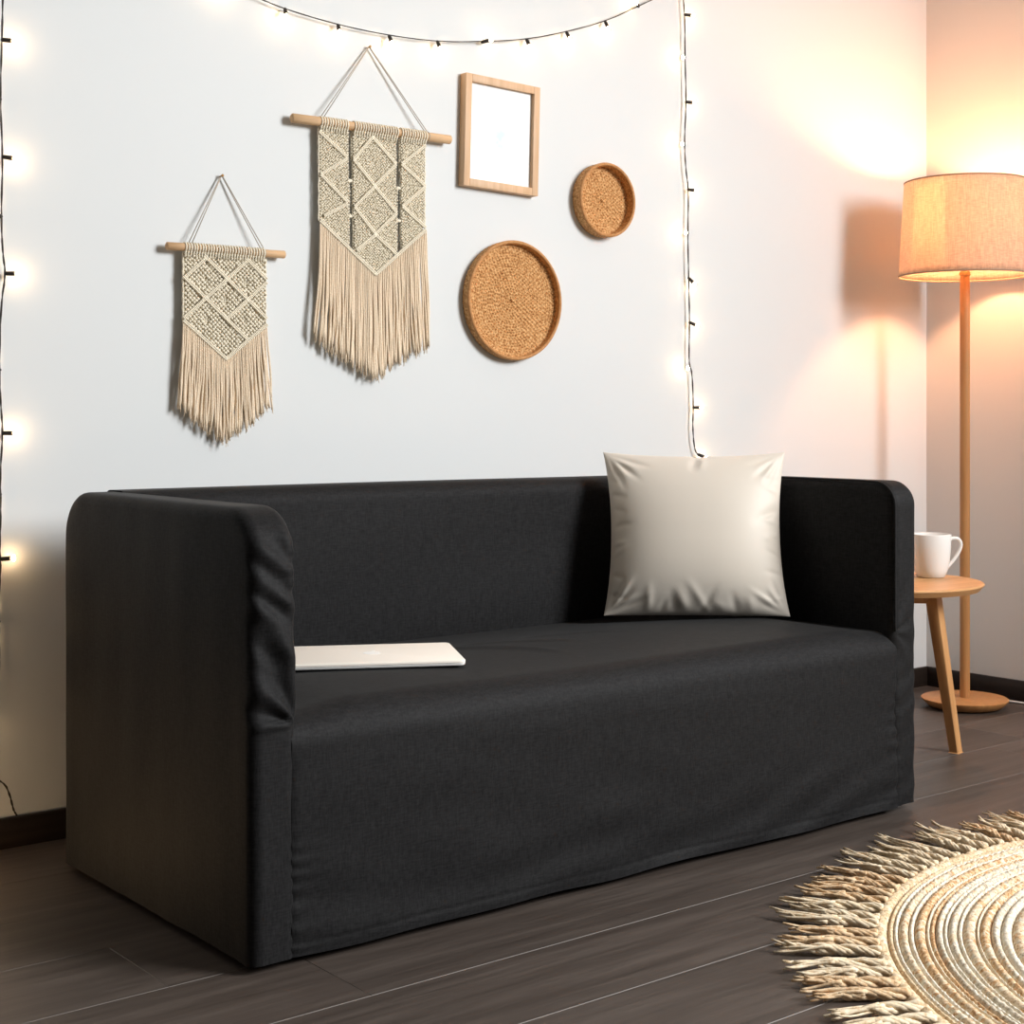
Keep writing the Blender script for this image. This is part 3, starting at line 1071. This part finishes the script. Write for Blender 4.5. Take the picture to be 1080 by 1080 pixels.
string_light('fairy light string swagging in a low curve above the wall decorations',
             [(0.10, 2.05), (0.25, 1.93), (0.40, 1.848), (0.505, 1.817), (0.536, 1.81), (0.602, 1.797), (0.741, 1.784), (0.884, 1.781), (1.028, 1.788), (1.165, 1.809),
              (1.306, 1.836), (1.439, 1.876), (1.579, 1.926), (1.7, 1.987), (1.807, 2.042), (1.86, 2.075)],
             [(0.437, 1.836, 0, -1), (0.602, 1.797, -.25, -1), (0.743, 1.783, -.2, -1), (0.886, 1.780, 0, -1), (1.028, 1.788, 0, -1), (1.165, 1.808, 0.3, 0.1),
              (1.309, 1.836, 0, -1), (1.443, 1.876, 0, -1), (1.579, 1.925, 0, -1), (1.7, 1.986, -0.8, 0.2)])
string_light('fairy light string hanging straight down the wall behind the beige pillow',
             [(1.866, 2.06), (1.877, 1.993), (1.877, 1.874), (1.883, 1.751), (1.874, 1.636), (1.881, 1.557), (1.892, 1.506), (1.888, 1.383), (1.892, 1.259), (1.896, 1.135),
              (1.892, 1.016), (1.905, 1.003), (1.911, 0.897), (1.907, 0.843), (1.915, 0.777), (1.93, 0.764)],
             [(1.877, 1.993, 1, -.1), (1.876, 1.874, -1, -.3), (1.882, 1.75, 1, -.1), (1.874, 1.632, -1, -.2), (1.890, 1.506, 1, -.1), (1.888, 1.383, -1, 0),
              (1.892, 1.259, 0.5, -.8), (1.896, 1.135, .9, -.5), (1.895, 1.012, -1, -.3), (1.911, 0.897, 1, 0), (1.930, 0.765, 1, -.5)])
# unseen coil of bulbs, added to warm the lower left wall and floor
_ca = np.linspace(1.2, 1.2 + 2 * PI * 2.4, 44)
_cr = np.linspace(0.15, 0.09, 44)
FILL_COIL = [(-0.33 + r * math.cos(a), 0.006 + 0.0009 * (k % 3), 0.76 + r * math.sin(a)) for k, (a, r) in enumerate(zip(_ca, _cr))]
FILL_BULBS = [(FILL_COIL[k][0], 0.010, math.cos(_ca[k]), 0.75, FILL_COIL[k][2]) for k in range(1, 44, 2)]
string_light('fairy light string hanging down the wall past the outside of the sofa armrest, with an added unseen coil on the floor',
             [(-0.044, 1.86), (-0.046, 1.722), (-0.048, 1.628), (-0.052, 1.508), (-0.046, 1.393), (-0.05, 1.273), (-0.046, 1.193), (-0.040, 1.159), (-0.05, 1.098), (-0.054, 0.965),
              (-0.05, 0.889), (-0.046, 0.838), (-0.052, 0.756), (-0.05, 0.68), (-0.053, 0.60), (-0.050, 0.573), (-0.056, 0.49), (-0.054, 0.414), (-0.053, 0.357), (-0.075, 0.28), (-0.12, 0.17), (-0.19, 0.05, 0.93), (-0.24, 0.008, 0.92)] + FILL_COIL + [(-0.34, 0.012, 0.90), (-0.24, 0.05, 0.93), (-0.14, 0.13),
              (-0.09, 0.16), (-0.044, 0.138), (-0.031, 0.107), (-0.025, 0.078), (-0.018, 0.066)],
             [(-0.047, 1.628, 1, -.1), (-0.052, 1.508, -1, -.2), (-0.045, 1.393, 1, -.15), (-0.05, 1.273, -1, 0), (-0.040, 1.159, 1, 0), (-0.053, 0.965, -1, 0), (-0.045, 0.838, 1, 0),
              (-0.052, 0.715, -1, -.2), (-0.049, 0.585, 1, 0.1), (-0.055, 0.46, -1, 0), (-0.075, 0.28, -1, -.1), (-0.115, 0.18, -1, 0)] + FILL_BULBS)

# ------------------------------------------------------------------ floor lamp
LX, LY = 2.7615, 0.6415
lamp = thing('floor_lamp', 'wooden floor lamp with a glowing linen drum shade, standing in the corner', 'floor lamp', (LX, LY, 0))
m = MB(); m.lathe([(0.0005, 0.0), (0.085, 0.0), (0.108, 0.006), (0.126, 0.024), (0.127, 0.028), (0.123, 0.0305), (0.0005, 0.031)], k=72)
m.build('base', M_lampwood, lamp).data.set_sharp_from_angle(angle=0.6)
m = MB(); m.lathe([(0.0005, 0.029), (0.0148, 0.029), (0.0148, 1.26), (0.0135, 1.295), (0.0005, 1.295)], k=24)
m.build('pole', M_lampwood, lamp).data.set_sharp_from_angle(angle=0.8)
m = MB(); m.lathe([(0.0005, 1.2952), (0.017, 1.2952), (0.017, 1.304), (0.013, 1.306), (0.013, 1.430), (0.0005, 1.431)], k=24)
m.build('lamp_socket', M_brass, lamp).data.set_sharp_from_angle(angle=0.8)
zb0, zb1, rb0, rb1 = 1.293, 1.573, 0.193, 0.177
m = MB()
prof = [(rb0 + (rb1 - rb0) * t, zb0 + (zb1 - zb0) * t) for t in np.linspace(0, 1, 14)]
m.lathe(prof + [(r - 0.0012, z) for r, z in prof[::-1]], k=96, closed=True)
shade = m.build('lamp_shade', M_shade, lamp)
for rr_, zz_ in ((rb0, zb0), (rb1, zb1)):
    m = MB()
    m.lathe([(rr_ + 0.0008, zz_ - 0.0015), (rr_ + 0.0008, zz_ + 0.003), (rr_ - 0.002, zz_ + 0.003), (rr_ - 0.002, zz_ - 0.0015)], k=96, closed=True)
    m.build('binding', M_hem, shade)
m = MB()
for k in range(3):
    a = k * 2 * PI / 3 + 0.4
    m.tube([(0.012 * math.cos(a), 0.012 * math.sin(a), 1.418), (0.1835 * math.cos(a), 0.1835 * math.sin(a), 1.440)], 0.0016, 6)
m.build('shade_spider', M_brass, shade)
m = MB(); m.blob((0, 0, 1.488), (0.030, 0.030, 0.034), 20, 14); m.lathe([(0.013, 1.430), (0.013, 1.448), (0.02, 1.465)], k=20)
m.build('bulb', M_bulb, lamp)
cord = chaikin([(-0.02, 0.118, 0.006), (0.02, 0.124, 0.008), (0.08, 0.11, 0.004), (0.14, 0.06, 0.004), (0.17, -0.02, 0.004), (0.185, -0.14, 0.004), (0.16, -0.36, 0.004), (0.19, -0.7, 0.004), (0.205, -1.0, 0.004)], 3)
m = MB(); m.tube(cord, 0.0032, 8)
m.build('power_cord', M_white_cord, lamp)

# ------------------------------------------------------------------ side table and mug
TX, TY, TH = 2.090, 0.412, 0.4445
tab = thing('side_table', 'small round oak side table between the sofa and the floor lamp', 'side table', (TX, TY, 0))
m = MB()
m.lathe([(0.0005, TH), (0.243, TH), (0.2465, TH - 0.002), (0.247, TH - 0.005), (0.235, TH - 0.019), (0.232, TH - 0.020), (0.0005, TH - 0.020)], k=96)
m.build('tabletop', M_oak_flat, tab).data.set_sharp_from_angle(angle=0.5)

def leg(ang):
    u = np.array([math.cos(ang), math.sin(ang), 0.0])
    w = np.array([-math.sin(ang), math.cos(ang), 0.0])
    k = math.radians(33)
    u2, w2 = u * math.cos(k) - w * math.sin(k), u * math.sin(k) + w * math.cos(k)
    c0 = u * 0.118 + np.array([0, 0, TH - 0.0202])
    c1 = u * 0.178
    rows = []
    for t, hw, hu in ((0, 0.0175, 0.0165), (0.15, 0.0172, 0.016), (1, 0.0140, 0.0125)):
        c = c0 * (1 - t) + c1 * t
        rows.append([c + u2 * a * hu + w2 * q * hw for a, q in ((-1, -1), (1, -1), (1, 1), (-1, 1))])
    m = MB()
    m.grid(np.array(rows), closed_v=True)
    m.f.append([3, 2, 1, 0]); m.mi.append(0)
    m.f.append([8, 9, 10, 11]); m.mi.append(0)
    m.build('leg', M_oak, tab, bevel=0.0022)

for q in (-45, 75, 195):
    leg(math.radians(q))
m = MB()
for q in (-45, 75, 195):
    a = math.radians(q)
    c, s = math.cos(a), math.sin(a)
    for sgn in (1,):
        v = []
        for r0 in (0.0, 0.105):
            for w0 in (-0.011, 0.011):
                for z0 in (TH - 0.058, TH - 0.0202):
                    v.append((c * r0 - s * w0, s * r0 + c * w0, z0))
        m.add(v, [(0, 1, 3, 2), (4, 6, 7, 5), (0, 4, 5, 1), (2, 3, 7, 6), (0, 2, 6, 4), (1, 5, 7, 3)])
m.build('apron', M_oak, tab, smooth=False)

MX, MY = 2.2487, 0.3885
mug = thing('mug', 'white ceramic mug standing on the round oak side table', 'mug', (MX, MY, TH + 0.0005))
m = MB()
m.lathe([(0.0005, 0.0), (0.034, 0.0), (0.037, 0.002), (0.0435, 0.018), (0.0485, 0.040), (0.0515, 0.070), (0.0535, 0.113), (0.0528, 0.1148), (0.0516, 0.1140),
         (0.0492, 0.070), (0.0462, 0.040), (0.0410, 0.020), (0.034, 0.006), (0.0005, 0.005)], k=64)
m.build('cup', M_mug, mug)
hu = np.array([0.86, -0.50])      # handle direction across the view
hp = [(0.050, 0.098), (0.064, 0.103), (0.078, 0.101), (0.086, 0.090), (0.085, 0.077), (0.078, 0.062), (0.067, 0.047), (0.055, 0.033), (0.042, 0.021)]
hp = chaikin(hp, 2)
pts = np.c_[hp[:, 0] * hu[0], hp[:, 0] * hu[1], hp[:, 1]]
m = MB(); m.tube(pts, np.linspace(0.0050, 0.0044, len(pts)), 10)
m.build('handle', M_mug, mug)

# ------------------------------------------------------------------ round braided rug
RX, RY = 1.435, -1.158
rug = thing('rug', 'round braided jute rug with a long frayed fringe on the dark floor', 'rug', (RX, RY, 0))

def build_braid():
    outer = [(0.861, 0), (0.836, 0), (0.827, 1), (0.819, 2), (0.802, 1), (0.793, 3), (0.774, 4), (0.768, 3), (0.759, 5), (0.746, 1), (0.739, 5), (0.723, 1),
             (0.715, 2), (0.693, 4), (0.688, 3), (0.670, 5), (0.654, 1), (0.636, 2)]
    r = 0.612
    pat = [3, 0, 1, 5, 2, 4, 3, 1, 2, 0, 5, 1]
    i = 0
    while r > 0.03:
        outer.append((r, pat[i % 12]))
        r -= (0.022, 0.019, 0.010, 0.020)[i % 4]
        i += 1
    outer.append((0.0, 0))
    m = MB()
    rs = np.random.default_rng(8)
    for (ra, ci), (rb, _) in zip(outer[:-1], outer[1:]):
        w = ra - rb
        seg = max(24, int(2 * PI * ra / 0.0062))
        a = np.arange(seg) * 2 * PI / seg
        ns = 7
        kk = round(2 * PI * ra / (0.020 if w > 0.012 else 0.012))
        rows = []
        top = 0.013 if w > 0.012 else 0.0105
        for j in range(ns):
            t = j / (ns - 1)
            c = math.sin(PI * t) ** 0.6
            rad = ra - w * t
            z = 0.003 + (top - 0.003) * c
            tw = 0.0016 * np.sin(a * kk + (t - 0.5) * 3.4 * (1 if ci % 2 else -1)) * c
            zz = z + tw + rs.normal(0, 0.0005, seg) * c
            rr_ = rad + 0.0007 * np.sin(a * kk + 1.0) * (1 - abs(2 * t - 1)) + rs.normal(0, 0.0003, seg)
            if j == 0 or j == ns - 1:
                rr_ = np.full(seg, rad)
            rows.append(np.c_[rr_ * np.cos(a), rr_ * np.sin(a), zz])
        # each braid is plaited from strands of mixed colour
        sgn = 1 if ci % 2 else -1
        alt = {0: (2, 4, 0), 1: (1, 4, 1), 2: (4, 5, 3), 3: (2, 0, 4), 4: (1, 4, 4), 5: (1, 2, 5)}[ci]
        nst = 3 * kk
        pick = rs.integers(0, 3, nst)
        on = rs.random(nst) < (0.42 if w > 0.012 else 0.18)
        mis = []
        for j in range(ns - 1):
            t = (j + 0.5) / (ns - 1)
            idx = np.floor((a * kk + (t - 0.5) * 4.2 * sgn) / (2 * PI) * 3 + 2 * nst).astype(int) % nst
            mis += [alt[pick[q]] if on[q] else ci for q in idx]
        m.grid(np.array(rows), closed_v=True, mis=mis)
    a = np.arange(400) * 2 * PI / 400
    rows = [np.c_[q * np.cos(a), q * np.sin(a), np.full(400, z)] for q, z in ((0.861, 0.0031), (0.861, 0.0005), (0.001, 0.0005))]
    m.grid(np.array(rows), closed_v=True)
    return m.build('braided_coil', [R_tan, R_white, R_beige, R_orange, R_cream, R_grey], rug, fix=False)

build_braid()

def tassel(m, ang, r):
    """two thick twisted plies that fall open into loose strands"""
    ln = r.uniform(0.145, 0.180)
    u = np.array([math.cos(ang), math.sin(ang), 0.0])
    w = np.array([-math.sin(ang), math.cos(ang), 0.0])
    up = np.array([0, 0, 1.0])
    drift = r.uniform(-.09, .09)
    wig, wph = r.uniform(.003, .008), r.uniform(0, 6.28)
    axis = lambda t: drift * ln * t ** 1.5 + wig * np.sin(t * 5 + wph) * t
    n = 20
    t = np.linspace(0, 1, n)
    fr = r.uniform(.50, .68)          # where the plies open
    tw, ph0 = r.uniform(8, 12), r.uniform(0, 6.28)
    for k in range(6):
        tt = t * fr * r.uniform(.92, 1.12)
        ph = ph0 + (k % 2) * PI + (k // 2 - 1) * 0.62
        rad = 0.0066 + 0.0012 * (k // 2 == 1)
        lat = axis(tt) * 1.0 + np.cos(tw * tt + ph) * rad
        z = 0.0105 + np.sin(tw * tt + ph) * rad * 0.72
        th = 0.0044 * (1 + 0.10 * np.sin(tt * 60 + ph * 3)) * r.uniform(.85, 1.15)
        th[-3:] *= np.array([0.9, 0.75, 0.5])
        m.tube(u * (0.853 + ln * tt)[:, None] + w * lat[:, None] + up * np.maximum(z, 0.005)[:, None], th, 7)
    spread = r.uniform(.55, 1.2)
    for q in range(9):
        a0 = r.uniform(fr * 0.55, fr * 0.9)
        a1 = r.uniform(0.82, 1.06)
        tt = np.linspace(a0, a1, 9)
        e = (tt - a0) / (a1 - a0)
        off = (q - 4) / 4 * 0.0135 * spread + r.uniform(-.004, .004)
        lat = axis(tt) + (q - 4) / 4 * 0.006 * (1 - e) + off * e + r.uniform(.001, .003) * np.sin(e * r.uniform(3, 8) + q)
        z = 0.010 + r.uniform(-.003, .006) * (1 - e) + r.uniform(-.005, .008) * e ** 2 + 0.003 * np.sin(e * 4 + q)
        th = np.full(9, r.uniform(.0026, .0042)) * (1 - 0.45 * e)
        m.tube(u * (0.853 + ln * tt)[:, None] + w * lat[:, None] + up * np.maximum(z, th + 0.0004)[:, None], th, 6)

rt = random.Random(12)
hid = MB()
for i in range(120):
    deg = i * 3.0
    vis = 48 <= deg <= 222
    ang = math.radians(deg + rt.uniform(-.35, .35))
    if vis:
        m = MB()
        tassel(m, ang, rt)
        m.build('tassel', R_jute2 if rt.random() < 0.15 else R_jute, rug)
    else:
        tassel(hid, ang, rt)
fo = hid.build('fringe', R_jute, rug)
fo['kind'] = 'stuff'
